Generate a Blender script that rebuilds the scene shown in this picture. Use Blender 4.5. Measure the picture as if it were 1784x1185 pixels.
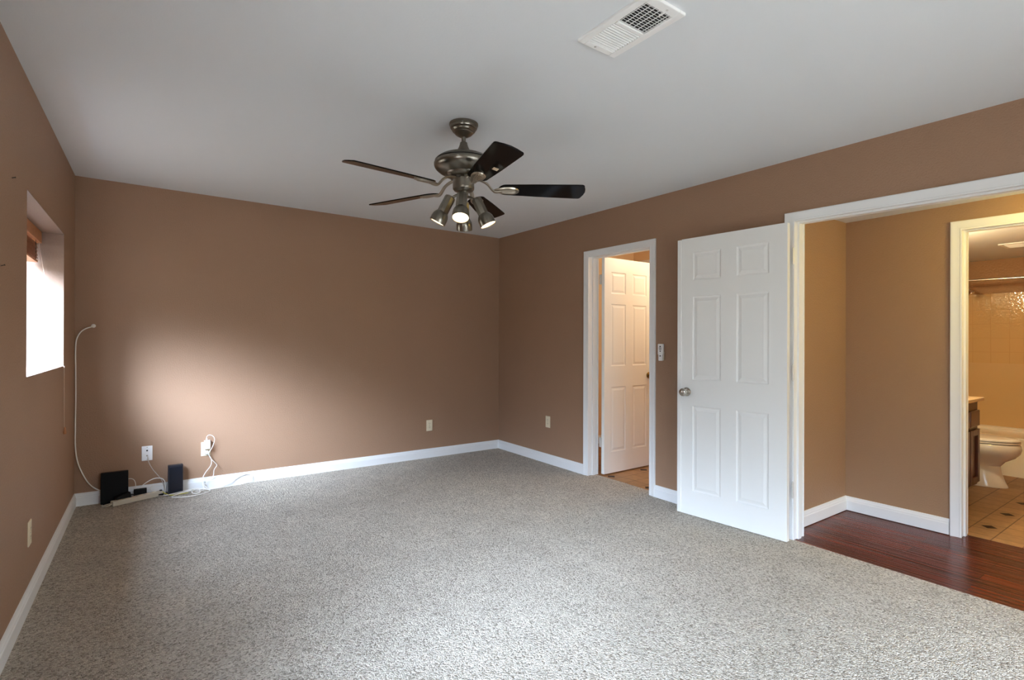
import bpy, bmesh, math, random
from mathutils import Vector, Matrix
random.seed(7)
PI = math.pi
sc = bpy.context.scene
for o in list(bpy.data.objects):
    bpy.data.objects.remove(o)

# ------------------------------------------------------------------ camera
W, H = 3.746, 2.44                      # room width, ceiling height at the far left corner
NEAR = -5.55                            # the wall behind the camera
F_PX, YAW, PITCH, ROLL = 902.276, .60865, .0013, .00305
cd = bpy.data.cameras.new('camera')
cam = bpy.data.objects.new('camera', cd)
sc.collection.objects.link(cam)
sc.camera = cam
fw = Vector((math.sin(YAW)*math.cos(PITCH), math.cos(YAW)*math.cos(PITCH), math.sin(PITCH)))
rt = Vector((math.cos(YAW), -math.sin(YAW), 0))
up = rt.cross(fw)
r2 = rt*math.cos(ROLL) + up*math.sin(ROLL)
u2 = -rt*math.sin(ROLL) + up*math.cos(ROLL)
cam.matrix_world = Matrix(((r2.x, u2.x, -fw.x, .46279), (r2.y, u2.y, -fw.y, -4.97613),
                           (r2.z, u2.z, -fw.z, 1.23276), (0, 0, 0, 1)))
cd.sensor_fit = 'HORIZONTAL'
cd.sensor_width = 36.0
cd.lens = F_PX/1784*36.0
cd.clip_start = .02

# ------------------------------------------------------------------ view and sky
sc.view_settings.view_transform = 'Standard'
sc.view_settings.look = 'None'
sc.view_settings.gamma = 1
sc.view_settings.exposure = 0.46
sc.view_settings.use_curve_mapping = False
sc.cycles.max_bounces = 12
sc.cycles.diffuse_bounces = 8
sc.cycles.use_denoising = True
sc.cycles.caustics_reflective = False
sc.cycles.caustics_refractive = False
SKY = 42.0
wd = bpy.data.worlds.new('overcast_sky')
sc.world = wd
wd.use_nodes = True
nt = wd.node_tree
bg = nt.nodes['Background']
tc = nt.nodes.new('ShaderNodeTexCoord')
sx = nt.nodes.new('ShaderNodeSeparateXYZ')
rp = nt.nodes.new('ShaderNodeValToRGB')
nt.links.new(tc.outputs['Generated'], sx.inputs[0])
nt.links.new(sx.outputs['Z'], rp.inputs['Fac'])
e = rp.color_ramp.elements
e[0].position = 0.0; e[0].color = (.05, .05, .045, 1)
e[1].position = 0.22; e[1].color = (.09, .11, .135, 1)
q = e.new(0.42); q.color = (.43, .53, .68, 1)
q = e.new(0.60); q.color = (.62, .77, 1.0, 1)
# brighter cloud around the hidden sun, low in the sky behind the left side of the house
SUN_AZ, SUN_EL, GLOW_K = math.radians(223), math.radians(27), 3.9
nz = nt.nodes.new('ShaderNodeVectorMath'); nz.operation = 'NORMALIZE'
nt.links.new(tc.outputs['Generated'], nz.inputs[0])
dt = nt.nodes.new('ShaderNodeVectorMath'); dt.operation = 'DOT_PRODUCT'
nt.links.new(nz.outputs[0], dt.inputs[0])
dt.inputs[1].default_value = (math.cos(SUN_AZ)*math.cos(SUN_EL), math.sin(SUN_AZ)*math.cos(SUN_EL), math.sin(SUN_EL))
gm = nt.nodes.new('ShaderNodeMapRange'); gm.interpolation_type = 'SMOOTHSTEP'
gm.inputs['From Min'].default_value = math.cos(math.radians(25)); gm.inputs['From Max'].default_value = math.cos(math.radians(5))
gm.inputs['To Min'].default_value = 1; gm.inputs['To Max'].default_value = 1 + GLOW_K
nt.links.new(dt.outputs['Value'], gm.inputs['Value'])
ml = nt.nodes.new('ShaderNodeVectorMath'); ml.operation = 'SCALE'
nt.links.new(rp.outputs['Color'], ml.inputs[0]); nt.links.new(gm.outputs['Result'], ml.inputs['Scale'])
nt.links.new(ml.outputs[0], bg.inputs['Color'])
bg.inputs['Strength'].default_value = SKY


def portal(name, loc, rot, sx_, sy_):
    l = bpy.data.lights.new(name, 'AREA')
    l.shape = 'RECTANGLE'; l.size = sx_; l.size_y = sy_
    l.cycles.is_portal = True
    o = bpy.data.objects.new(name, l); sc.collection.objects.link(o)
    o.location = loc; o.rotation_euler = rot
    return o


def lamp(name, loc, energy, col, r=.05, kind='POINT'):
    l = bpy.data.lights.new(name, kind)
    l.energy = energy; l.color = col
    if kind == 'AREA':
        l.shape = 'RECTANGLE'; l.size = r[0]; l.size_y = r[1]
    else:
        l.shadow_soft_size = r
    o = bpy.data.objects.new(name, l); sc.collection.objects.link(o)
    o.location = loc
    return o


# windows: opening in the left wall (y0, y1, z0, z1), second one out of the picture, third added behind the camera for fill light (x)
WIN1 = (-1.797, -.575, 1.056, 1.915)
WIN2 = (-5.15, -3.95, 1.056, 2.05)
WIN_FILL = (.9, 2.9, .12, 2.02)
portal('daylight_portal', (-.28, (WIN1[0]+WIN1[1])/2, 1.48), (0, -PI/2, 0), .86, 1.22)
portal('daylight_portal', (-.28, (WIN2[0]+WIN2[1])/2, 1.553), (0, -PI/2, 0), .994, 1.30)
portal('daylight_portal', ((WIN_FILL[0]+WIN_FILL[1])/2, NEAR-.21, 1.07), (PI/2, 0, 0), 2.0, 1.9)
lamp('hall_lamp_light', (4.2, -4.75, 1.93), 19, (1, .80, .24), .09)
lamp('bathroom_lamp_light', (5.35, -3.36, 1.85), 34, (1, .84, .50), .06)
lamp('side_room_lamp_light', (4.75, -2.15, 2.15), 17, (1, .80, .56), .08)

# ------------------------------------------------------------------ helpers


def link(o):
    sc.collection.objects.link(o)
    return o


def tag(o, label=None, cat=None, group=None, kind=None):
    if label: o['label'] = label
    if cat: o['category'] = cat
    if group: o['group'] = group
    if kind: o['kind'] = kind
    return o


def thing(name, label, cat, loc=(0, 0, 0), rotz=0, group=None):
    o = bpy.data.objects.new(name, None)
    o.empty_display_size = .05
    link(o)
    o.location = loc; o.rotation_euler = (0, 0, rotz)
    return tag(o, label, cat, group)


def obj(name, bm, mat, parent=None, smooth=False, bevel=0, recalc=True):
    if recalc:
        bmesh.ops.recalc_face_normals(bm, faces=bm.faces)
    me = bpy.data.meshes.new(name)
    bm.to_mesh(me); bm.free()
    mats = mat if isinstance(mat, (list, tuple)) else [mat]
    for m in mats: me.materials.append(m)
    if smooth:
        for p in me.polygons: p.use_smooth = True
        try:
            me.set_sharp_from_angle(angle=math.radians(28))
        except Exception:
            pass
    o = bpy.data.objects.new(name, me)
    link(o)
    if parent is not None: o.parent = parent
    if bevel:
        b = o.modifiers.new('bevel', 'BEVEL'); b.width = bevel; b.segments = 2; b.limit_method = 'ANGLE'
        b.angle_limit = math.radians(40)
    return o


def struct(name, bm, mat, label, cat, **k):
    o = obj(name, bm, mat, **k)
    return tag(o, label, cat, kind='structure')


def BM(): return bmesh.new()


def quad(bm, *pts, mi=0):
    f = bm.faces.new([bm.verts.new(p) for p in pts]); f.material_index = mi
    return f


def box(bm, x0, x1, y0, y1, z0, z1, mi=0, M=None):
    v = [Vector(p) for p in ((x0, y0, z0), (x1, y0, z0), (x1, y1, z0), (x0, y1, z0), (x0, y0, z1), (x1, y0, z1), (x1, y1, z1), (x0, y1, z1))]
    if M is not None: v = [M @ p for p in v]
    v = [bm.verts.new(p) for p in v]
    for ix in ((0, 3, 2, 1), (4, 5, 6, 7), (0, 1, 5, 4), (1, 2, 6, 5), (2, 3, 7, 6), (3, 0, 4, 7)):
        f = bm.faces.new([v[i] for i in ix]); f.material_index = mi
    return v


def lathe(bm, prof, n=48, M=None, cap=True, mi=0):
    rings = []
    for r, z in prof:
        ring = []
        for i in range(n):
            a = 2*PI*i/n
            p = Vector((r*math.cos(a), r*math.sin(a), z))
            if M is not None: p = M @ p
            ring.append(bm.verts.new(p))
        rings.append(ring)
    for a, b in zip(rings, rings[1:]):
        for i in range(n):
            f = bm.faces.new((a[i], a[(i+1) % n], b[(i+1) % n], b[i])); f.material_index = mi
    if cap:
        for ring in (rings[0], rings[-1]):
            try:
                f = bm.faces.new(ring); f.material_index = mi
            except ValueError:
                pass
    return rings


def prism(bm, pts, d, M=None, mi=0):
    """polygon pts (3D) extruded by vector d"""
    d = Vector(d)
    a = [Vector(p) for p in pts]; b = [p+d for p in a]
    if M is not None: a = [M @ p for p in a]; b = [M @ p for p in b]
    a = [bm.verts.new(p) for p in a]; b = [bm.verts.new(p) for p in b]
    fs = [bm.faces.new(a), bm.faces.new(b[::-1])]
    n = len(a)
    for i in range(n):
        fs.append(bm.faces.new((a[i], a[(i+1) % n], b[(i+1) % n], b[i])))
    for f in fs: f.material_index = mi


def smooth_path(pts, k=6, closed=False):
    P = [Vector(p) for p in pts]
    out = []
    n = len(P)
    for i in range(n-1):
        p0 = P[max(i-1, 0)]; p1 = P[i]; p2 = P[i+1]; p3 = P[min(i+2, n-1)]
        for j in range(k):
            t = j/k
            out.append(.5*((2*p1) + (p2-p0)*t + (2*p0-5*p1+4*p2-p3)*t*t + (3*p1-p0-3*p2+p3)*t**3))
    out.append(P[-1])
    return out


def tube(bm, pts, r, n=10, k=6, M=None, flat=1.0, mi=0):
    P = smooth_path(pts, k) if k > 1 else [Vector(p) for p in pts]
    rr = r if callable(r) else (lambda t: r)
    rings = []
    nrm = None
    for i, p in enumerate(P):
        t = (P[min(i+1, len(P)-1)] - P[max(i-1, 0)])
        if t.length < 1e-9: t = Vector((0, 0, 1))
        t.normalize()
        if nrm is None:
            nrm = t.cross(Vector((0, 0, 1)))
            if nrm.length < .1: nrm = t.cross(Vector((0, 1, 0)))
        nrm = (nrm - t*nrm.dot(t))
        nrm.normalize()
        b = t.cross(nrm)
        rad = rr(i/(len(P)-1))
        ring = []
        for j in range(n):
            a = 2*PI*j/n
            q_ = p + nrm*math.cos(a)*rad + b*math.sin(a)*rad*flat
            if M is not None: q_ = M @ q_
            ring.append(bm.verts.new(q_))
        rings.append(ring)
    for a, b in zip(rings, rings[1:]):
        for j in range(n):
            f = bm.faces.new((a[j], a[(j+1) % n], b[(j+1) % n], b[j])); f.material_index = mi
    bm.faces.new(rings[0]); bm.faces.new(rings[-1][::-1])


# ------------------------------------------------------------------ materials


def srgb(r, g, b):
    f = lambda c: ((c/255+.055)/1.055)**2.4 if c/255 > .04045 else c/255/12.92
    return (f(r), f(g), f(b), 1)


def mat(name, col, rough=.5, metal=0, spec=.5, bump=None, var=None, emit=None, coat=0):
    """bump=(scale, strength, distance); var=(scale, amount) mottles the colour"""
    m = bpy.data.materials.new(name); m.use_nodes = True
    nt = m.node_tree; b = nt.nodes['Principled BSDF']
    b.inputs['Base Color'].default_value = col
    b.inputs['Roughness'].default_value = rough
    b.inputs['Metallic'].default_value = metal
    b.inputs['Specular IOR Level'].default_value = spec
    if coat:
        b.inputs['Coat Weight'].default_value = coat; b.inputs['Coat Roughness'].default_value = .06
    if emit:
        b.inputs['Emission Color'].default_value = emit[0]; b.inputs['Emission Strength'].default_value = emit[1]
    tc = nt.nodes.new('ShaderNodeTexCoord')
    if var:
        n = nt.nodes.new('ShaderNodeTexNoise'); n.inputs['Scale'].default_value = var[0]; n.inputs['Detail'].default_value = 4
        nt.links.new(tc.outputs['Object'], n.inputs['Vector'])
        mx = nt.nodes.new('ShaderNodeMixRGB'); mx.blend_type = 'MULTIPLY'; mx.inputs['Fac'].default_value = 1
        mr = nt.nodes.new('ShaderNodeMapRange')
        mr.inputs['From Min'].default_value = .3; mr.inputs['From Max'].default_value = .7
        mr.inputs['To Min'].default_value = 1-var[1]; mr.inputs['To Max'].default_value = 1+var[1]
        nt.links.new(n.outputs['Fac'], mr.inputs['Value'])
        mx.inputs['Color1'].default_value = col
        nt.links.new(mr.outputs['Result'], mx.inputs['Color2'])
        nt.links.new(mx.outputs['Color'], b.inputs['Base Color'])
    if bump:
        n = nt.nodes.new('ShaderNodeTexNoise'); n.inputs['Scale'].default_value = bump[0]; n.inputs['Detail'].default_value = 3
        nt.links.new(tc.outputs['Object'], n.inputs['Vector'])
        bp = nt.nodes.new('ShaderNodeBump'); bp.inputs['Strength'].default_value = bump[1]; bp.inputs['Distance'].default_value = bump[2]
        nt.links.new(n.outputs['Fac'], bp.inputs['Height'])
        nt.links.new(bp.outputs['Normal'], b.inputs['Normal'])
    return m


WALL = mat('brown_wall_paint', srgb(157, 125, 101), .55, spec=.3, bump=(110, .5, .005), var=(1.2, .03))
REVEAL = mat('darkened_reveal_paint', srgb(132, 109, 94), .6, spec=.3, bump=(95, .25, .004))  # wall paint tone lowered to offset strong window light on the jamb
CEIL = mat('white_ceiling_paint', srgb(225, 229, 232), .8, spec=.2, bump=(120, .12, .003))
HALLWALL = mat('hall_wall_paint', srgb(160, 128, 100), .5, spec=.3, bump=(110, .5, .005), var=(1.2, .03))
BATHWALL = mat('bathroom_wall_paint', srgb(172, 130, 86), .45, spec=.4, bump=(60, .6, .008))
ROOMWALL = mat('side_room_wall_paint', srgb(226, 200, 166), .6, spec=.3, bump=(95, .2, .004))
TRIM = mat('white_trim_paint', srgb(232, 233, 233), .35, spec=.4)
DOORW = mat('white_door_paint', srgb(232, 232, 229), .38, spec=.4, bump=(240, .05, .002))
PEWTER = mat('brushed_pewter', srgb(132, 126, 115), .29, metal=1, bump=(400, .03, .001))
IRON = mat('warm_pewter_iron', srgb(176, 166, 150), .36, metal=1)
NICKEL = mat('satin_nickel', srgb(196, 190, 180), .22, metal=1)
HINGE = mat('painted_hinge', srgb(205, 203, 198), .3, metal=.3)
BLADE = mat('dark_walnut_blade', srgb(11, 7, 6), .08, spec=.12, var=(14, .35))
STICK = mat('paper_sticker', srgb(222, 200, 168), .7)
BULB = mat('glowing_lamp_face', srgb(255, 226, 180), .4, emit=((1, .80, .52, 1), 3.2))
IVORY = mat('ivory_plastic', srgb(226, 214, 186), .4)
WHITEP = mat('white_plastic', srgb(236, 234, 232), .35)
GREYP = mat('grey_beige_plastic', srgb(196, 188, 172), .45)
BLACKP = mat('black_plastic', srgb(9, 9, 10), .5, spec=.2)
NAVYP = mat('dark_navy_plastic', srgb(20, 24, 36), .4)
CABLE = mat('white_cable_jacket', srgb(232, 228, 222), .4)
GCABLE = mat('grey_cable_jacket', srgb(190, 180, 170), .45)
YCABLE = mat('yellow_cable_jacket', srgb(196, 186, 60), .45)
DARK = mat('dark_slot', srgb(30, 28, 26), .8)
VENTW = mat('white_enamel_steel', srgb(243, 244, 243), .4)
DUCT = mat('duct_shade', srgb(52, 52, 52), .8)  # flat dark colour stands in for the shade inside the vents
BLINDW = mat('honey_stained_wood', srgb(186, 124, 78), .4, var=(30, .12))
SLATW = mat('blind_slat_wood', srgb(158, 100, 64), .45, var=(30, .15))
CORD = mat('blind_cord', srgb(206, 182, 166), .8)
PORC = mat('white_porcelain', srgb(226, 220, 214), .12, spec=.6, coat=.3)
TUBM = mat('white_acrylic', srgb(232, 224, 210), .2, spec=.5)
VANW = mat('espresso_cabinet_wood', srgb(84, 46, 32), .32, spec=.5, var=(9, .25), coat=.15)
COUNTER = mat('tan_countertop', srgb(214, 186, 148), .25, var=(60, .06))
CHROME = mat('chrome', srgb(225, 215, 205), .08, metal=1)
GLASS = bpy.data.materials.new('window_glass'); GLASS.use_nodes = True
_n = GLASS.node_tree; _b = _n.nodes['Principled BSDF']
_tr = _n.nodes.new('ShaderNodeBsdfTransparent'); _gl = _n.nodes.new('ShaderNodeBsdfGlossy'); _gl.inputs['Roughness'].default_value = .02
_mx = _n.nodes.new('ShaderNodeMixShader'); _mx.inputs['Fac'].default_value = .06
_n.links.new(_tr.outputs[0], _mx.inputs[1]); _n.links.new(_gl.outputs[0], _mx.inputs[2])
_n.links.new(_mx.outputs[0], _n.nodes['Material Output'].inputs['Surface']); _n.nodes.remove(_b)


def carpet_mat():
    m = bpy.data.materials.new('grey_beige_frieze_carpet'); m.use_nodes = True
    nt = m.node_tree; b = nt.nodes['Principled BSDF']; N = nt.nodes.new; Lk = nt.links.new
    b.inputs['Roughness'].default_value = 1; b.inputs['Specular IOR Level'].default_value = .05
    b.inputs['Sheen Weight'].default_value = .12
    tc = N('ShaderNodeTexCoord')
    n0 = N('ShaderNodeTexNoise'); n0.inputs['Scale'].default_value = 60; n0.inputs['Detail'].default_value = 2
    Lk(tc.outputs['Object'], n0.inputs['Vector'])
    ad = N('ShaderNodeVectorMath'); ad.operation = 'SCALE'; ad.inputs['Scale'].default_value = .018
    Lk(n0.outputs['Color'], ad.inputs[0])
    ad2 = N('ShaderNodeVectorMath'); ad2.operation = 'ADD'
    Lk(tc.outputs['Object'], ad2.inputs[0]); Lk(ad.outputs[0], ad2.inputs[1])
    v = N('ShaderNodeTexVoronoi'); v.inputs['Scale'].default_value = 150
    Lk(ad2.outputs[0], v.inputs['Vector'])
    n1 = N('ShaderNodeTexNoise'); n1.inputs['Scale'].default_value = 190; n1.inputs['Detail'].default_value = 3; n1.inputs['Roughness'].default_value = .65
    Lk(tc.outputs['Object'], n1.inputs['Vector'])
    # yarn colours: each tuft its own flecked tone
    hs = N('ShaderNodeSeparateColor'); Lk(v.outputs['Color'], hs.inputs[0])
    r = N('ShaderNodeValToRGB'); e = r.color_ramp.elements
    e[0].position = 0; e[0].color = srgb(143, 132, 117)
    e[1].position = 1; e[1].color = srgb(224, 215, 200)
    q = e.new(.35); q.color = srgb(192, 182, 166)
    Lk(hs.outputs['Red'], r.inputs['Fac'])
    n2 = N('ShaderNodeTexNoise'); n2.inputs['Scale'].default_value = 5; n2.inputs['Detail'].default_value = 5
    Lk(tc.outputs['Object'], n2.inputs['Vector'])
    mr = N('ShaderNodeMapRange'); mr.inputs['From Min'].default_value = .3; mr.inputs['From Max'].default_value = .7
    mr.inputs['To Min'].default_value = .93; mr.inputs['To Max'].default_value = 1.07
    Lk(n2.outputs['Fac'], mr.inputs['Value'])
    mx = N('ShaderNodeMixRGB'); mx.blend_type = 'MULTIPLY'; mx.inputs['Fac'].default_value = 1
    Lk(r.outputs['Color'], mx.inputs['Color1']); Lk(mr.outputs['Result'], mx.inputs['Color2'])
    Lk(mx.outputs['Color'], b.inputs['Base Color'])
    h = N('ShaderNodeMath'); h.operation = 'MULTIPLY_ADD'; h.inputs[1].default_value = -40; 
    Lk(v.outputs['Distance'], h.inputs[0]); Lk(n1.outputs['Fac'], h.inputs[2])
    bp = N('ShaderNodeBump'); bp.inputs['Strength'].default_value = .6; bp.inputs['Distance'].default_value = .005
    Lk(h.outputs[0], bp.inputs['Height']); Lk(bp.outputs['Normal'], b.inputs['Normal'])
    return m


def wood_mat():
    m = bpy.data.materials.new('dark_cherry_planks'); m.use_nodes = True
    nt = m.node_tree; b = nt.nodes['Principled BSDF']; N = nt.nodes.new; Lk = nt.links.new
    b.inputs['Roughness'].default_value = .24; b.inputs['Specular IOR Level'].default_value = .32
    tc = N('ShaderNodeTexCoord'); sp = N('ShaderNodeSeparateXYZ'); cb = N('ShaderNodeCombineXYZ')
    Lk(tc.outputs['Object'], sp.inputs[0]); Lk(sp.outputs['Y'], cb.inputs['X']); Lk(sp.outputs['X'], cb.inputs['Y'])
    br = N('ShaderNodeTexBrick'); br.inputs['Scale'].default_value = 1
    br.inputs['Brick Width'].default_value = .95; br.inputs['Row Height'].default_value = .118
    br.inputs['Mortar Size'].default_value = .0022; br.inputs['Mortar Smooth'].default_value = .3
    br.offset = .37; br.squash = 1
    br.inputs['Color1'].default_value = srgb(88, 30, 14); br.inputs['Color2'].default_value = srgb(122, 50, 22)
    br.inputs['Mortar'].default_value = srgb(26, 8, 5)
    Lk(cb.outputs[0], br.inputs['Vector'])
    mp = N('ShaderNodeMapping'); mp.inputs['Scale'].default_value = (1.1, 75, 1)
    Lk(cb.outputs[0], mp.inputs['Vector'])
    n = N('ShaderNodeTexNoise'); n.inputs['Scale'].default_value = 1; n.inputs['Detail'].default_value = 4; n.inputs['Distortion'].default_value = .3
    Lk(mp.outputs[0], n.inputs['Vector'])
    mr = N('ShaderNodeMapRange'); mr.inputs['From Min'].default_value = .34; mr.inputs['From Max'].default_value = .62
    mr.inputs['To Min'].default_value = .12; mr.inputs['To Max'].default_value = 1.2
    Lk(n.outputs['Fac'], mr.inputs['Value'])
    mx = N('ShaderNodeMixRGB'); mx.blend_type = 'MULTIPLY'; mx.inputs['Fac'].default_value = 1
    Lk(br.outputs['Color'], mx.inputs['Color1']); Lk(mr.outputs['Result'], mx.inputs['Color2'])
    Lk(mx.outputs['Color'], b.inputs['Base Color'])
    bp = N('ShaderNodeBump'); bp.inputs['Strength'].default_value = .35; bp.inputs['Distance'].default_value = .003
    Lk(mr.outputs['Result'], bp.inputs['Height']); Lk(bp.outputs['Normal'], b.inputs['Normal'])
    return m


def tile_mat(name, c1, c2, grout, w, h, off, rough, mortar=.0035, bump=.3, swap=False, streak=True, wavy=0):
    m = bpy.data.materials.new(name); m.use_nodes = True
    nt = m.node_tree; b = nt.nodes['Principled BSDF']; N = nt.nodes.new; Lk = nt.links.new
    b.inputs['Roughness'].default_value = rough
    tc = N('ShaderNodeTexCoord'); sp = N('ShaderNodeSeparateXYZ'); cb = N('ShaderNodeCombineXYZ')
    Lk(tc.outputs['Object'], sp.inputs[0])
    Lk(sp.outputs['Y' if swap else 'X'], cb.inputs['X']); Lk(sp.outputs['Z' if swap else 'Y'], cb.inputs['Y'])
    mp = N('ShaderNodeMapping'); mp.inputs['Location'].default_value = (off[0], off[1], 0)
    Lk(cb.outputs[0], mp.inputs['Vector'])
    br = N('ShaderNodeTexBrick'); br.inputs['Scale'].default_value = 1; br.offset = 0; br.squash = 1
    br.inputs['Brick Width'].default_value = w; br.inputs['Row Height'].default_value = h
    br.inputs['Mortar Size'].default_value = mortar; br.inputs['Mortar Smooth'].default_value = .2
    br.inputs['Color1'].default_value = c1; br.inputs['Color2'].default_value = c2; br.inputs['Mortar'].default_value = grout
    Lk(mp.outputs[0], br.inputs['Vector'])
    out = br.outputs['Color']
    if streak:
        n = N('ShaderNodeTexNoise'); n.inputs['Scale'].default_value = 26; n.inputs['Detail'].default_value = 4
        Lk(tc.outputs['Object'], n.inputs['Vector'])
        mr = N('ShaderNodeMapRange'); mr.inputs['From Min'].default_value = .3; mr.inputs['From Max'].default_value = .7
        mr.inputs['To Min'].default_value = .86; mr.inputs['To Max'].default_value = 1.1
        Lk(n.outputs['Fac'], mr.inputs['Value'])
        mx = N('ShaderNodeMixRGB'); mx.blend_type = 'MULTIPLY'; mx.inputs['Fac'].default_value = 1
        Lk(out, mx.inputs['Color1']); Lk(mr.outputs['Result'], mx.inputs['Color2']); out = mx.outputs['Color']
    Lk(out, b.inputs['Base Color'])
    bp = N('ShaderNodeBump'); bp.inputs['Strength'].default_value = bump; bp.inputs['Distance'].default_value = .002; bp.invert = True
    Lk(br.outputs['Fac'], bp.inputs['Height']); Lk(bp.outputs['Normal'], b.inputs['Normal'])
    if wavy:
        nw = N('ShaderNodeTexNoise'); nw.inputs['Scale'].default_value = wavy; nw.inputs['Detail'].default_value = 1
        Lk(tc.outputs['Object'], nw.inputs['Vector'])
        b2 = N('ShaderNodeBump'); b2.inputs['Strength'].default_value = .25; b2.inputs['Distance'].default_value = .006
        Lk(nw.outputs['Fac'], b2.inputs['Height']); Lk(bp.outputs['Normal'], b2.inputs['Normal']); Lk(b2.outputs['Normal'], b.inputs['Normal'])
    return m


CARPET = carpet_mat()
WOOD = wood_mat()
TILE = tile_mat('tan_floor_tile', srgb(166, 128, 88), srgb(150, 114, 78), srgb(98, 68, 44), .1455, .1455, (0, 0), .45)
DIAM = mat('brown_tile_inset', srgb(42, 21, 14), .5, spec=.25)
SURR = tile_mat('glossy_surround_tile', srgb(208, 174, 124), srgb(208, 174, 124), srgb(200, 164, 114), .1455, .1455, (3.39, 1.455-1.42), .09, .003, .5, True, False, 45)
SURRS = mat('smooth_surround', srgb(206, 174, 126), .3)

# ------------------------------------------------------------------ room shell
CZ = lambda x, y: H - .00778*x + .0129*y


def wall_x(bm, x0, x1, y0, y1, z0, z1, holes):
    """slab between x0 and x1 along y with rectangular holes (ya, yb, za, zb)"""
    hs = sorted(holes)
    y = y0
    for (a, b, c, d) in hs:
        box(bm, x0, x1, y, a, z0, z1)
        if c > z0: box(bm, x0, x1, a, b, z0, c)
        if d < z1: box(bm, x0, x1, a, b, d, z1)
        y = b
    box(bm, x0, x1, y, y1, z0, z1)


WT = .115
D1 = (-2.205, -1.49, 2.0)          # doorway to the side room: y0, y1, height
D2 = (-4.88, -3.335, 1.985)        # double doorway to the hall
D3 = (-4.66, -3.915, 1.945)        # doorway from hall to bathroom
HX = 4.665                         # hall wall face
HY = -3.25                         # hall end wall face
bm = BM(); wall_x(bm, -.27, 0, NEAR-.2, .2, -.02, 2.6, [WIN1, WIN2])
# head and sill follow the old frame's slight fall toward the near side
struct('wall_left', bm, WALL, 'brown painted left wall with the deep window opening', 'wall')
bm = BM(); box(bm, 0, W+WT, 0, .2, -.02, 2.6)
struct('wall_back', bm, WALL, 'brown painted far wall with the modem and cables at its foot', 'wall')
bm = BM(); wall_x(bm, W, W+WT, NEAR-.2, 0, -.02, 2.6,
                  [(D2[0]-.02, D2[1]+.02, -.02, D2[2]+.02), (D1[0]-.02, D1[1]+.02, -.02, D1[2]+.02)])
struct('wall_right', bm, WALL, 'brown painted right wall holding both white doorways', 'wall')
bm = BM()
y = NEAR
box(bm, 0, WIN_FILL[0], y-.2, y, -.02, 2.6); box(bm, WIN_FILL[1], W, y-.2, y, -.02, 2.6)
box(bm, WIN_FILL[0], WIN_FILL[1], y-.2, y, -.02, WIN_FILL[2]); box(bm, WIN_FILL[0], WIN_FILL[1], y-.2, y, WIN_FILL[3], 2.6)
struct('wall_near', bm, WALL, 'brown painted wall behind the camera with an added glazed patio door', 'wall')
bm = BM()
a = [(-.05, .05), (W+.05, .05), (W+.05, NEAR-.05), (-.05, NEAR-.05)]
lo = [bm.verts.new((x, y, CZ(x, y))) for x, y in a]; hi = [bm.verts.new((x, y, CZ(x, y)+.1)) for x, y in a]
bm.faces.new(lo); bm.faces.new(hi[::-1])
for i in range(4): bm.faces.new((lo[i], lo[(i+1) % 4], hi[(i+1) % 4], hi[i]))
struct('ceiling', bm, CEIL, 'flat white bedroom ceiling carrying the fan and the vent', 'ceiling')
bm = BM(); box(bm, 0, W, NEAR, 0, -.05, 0); box(bm, W, W+.094, D1[0], D1[1], -.05, 0)
struct('floor', bm, CARPET, 'grey beige frieze carpet over the bedroom floor', 'floor')

# plaster lining of the window openings, colour darkened against the window glare
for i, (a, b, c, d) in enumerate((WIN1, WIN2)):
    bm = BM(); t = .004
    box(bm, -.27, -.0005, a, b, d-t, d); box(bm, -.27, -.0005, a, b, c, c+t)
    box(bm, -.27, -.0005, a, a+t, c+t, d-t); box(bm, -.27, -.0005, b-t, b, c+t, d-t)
    struct('trim_%d' % (i+1), bm, REVEAL, ('plastered reveal around the window opening in the left wall, darkened against glare',
           'plastered reveal of the left wall window nearer the camera, darkened against glare')[i], 'window reveal')
    bm = BM(); fz = .035
    x0, x1 = -.27, -.235
    box(bm, x0, x1, a+t, a+fz, c+t, d-t); box(bm, x0, x1, b-fz, b-t, c+t, d-t)
    box(bm, x0, x1, a+fz, b-fz, c+t, c+fz); box(bm, x0, x1, a+fz, b-fz, d-fz, d-t)
    m_ = (a+b)/2; box(bm, x0, x1, m_-.018, m_+.018, c+fz, d-fz)
    w = struct('window_%d' % (i+1), bm, TRIM, ('white sliding window deep in the left wall behind the wooden blind',
               'white sliding window in the left wall beside the camera')[i], 'window')
    bm = BM(); box(bm, -.256, -.250, a+fz-.004, b-fz+.004, c+fz-.004, d-fz+.004)
    obj('pane', bm, GLASS, w)
a, b, c, d = WIN_FILL
bm = BM(); y0, y1 = NEAR-.2, NEAR-.16
box(bm, a, a+.04, y0, y1, c, d); box(bm, b-.04, b, y0, y1, c, d)
box(bm, a+.04, b-.04, y0, y1, c, c+.04); box(bm, a+.04, b-.04, y0, y1, d-.04, d)
m_ = (a+b)/2; box(bm, m_-.02, m_+.02, y0, y1, c+.04, d-.04)
w = struct('window_3', bm, TRIM, 'unseen white glazed patio door added behind the camera for fill light', 'window')  # added opening out of view, lets in general fill light
bm = BM(); box(bm, a+.036, b-.036, y0+.015, y0+.021, c+.036, d-.036)
obj('pane', bm, GLASS, w)

# unseen patio added to shape the fill: roof blocks high sky, dark paving below
bm = BM(); box(bm, -1.5, W+1.5, NEAR-3.2, NEAR-.2, 2.35, 2.45)
struct('patio_sky_blocker', bm, CEIL, 'unseen white roof slab added behind the camera to block high sky', 'sky blocker')  # added slab keeps the high sky out of the fill door
bm = BM(); box(bm, -6, W+6, NEAR-12, NEAR-.2, -.25, -.15); 
struct('ground', bm, mat('low_bounce_concrete', srgb(118, 110, 98), .9), 'unseen concrete paving outside the added patio door, darkened to limit bounced light', 'ground')  # paving colour lowered so less light bounces onto the ceiling

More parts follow.
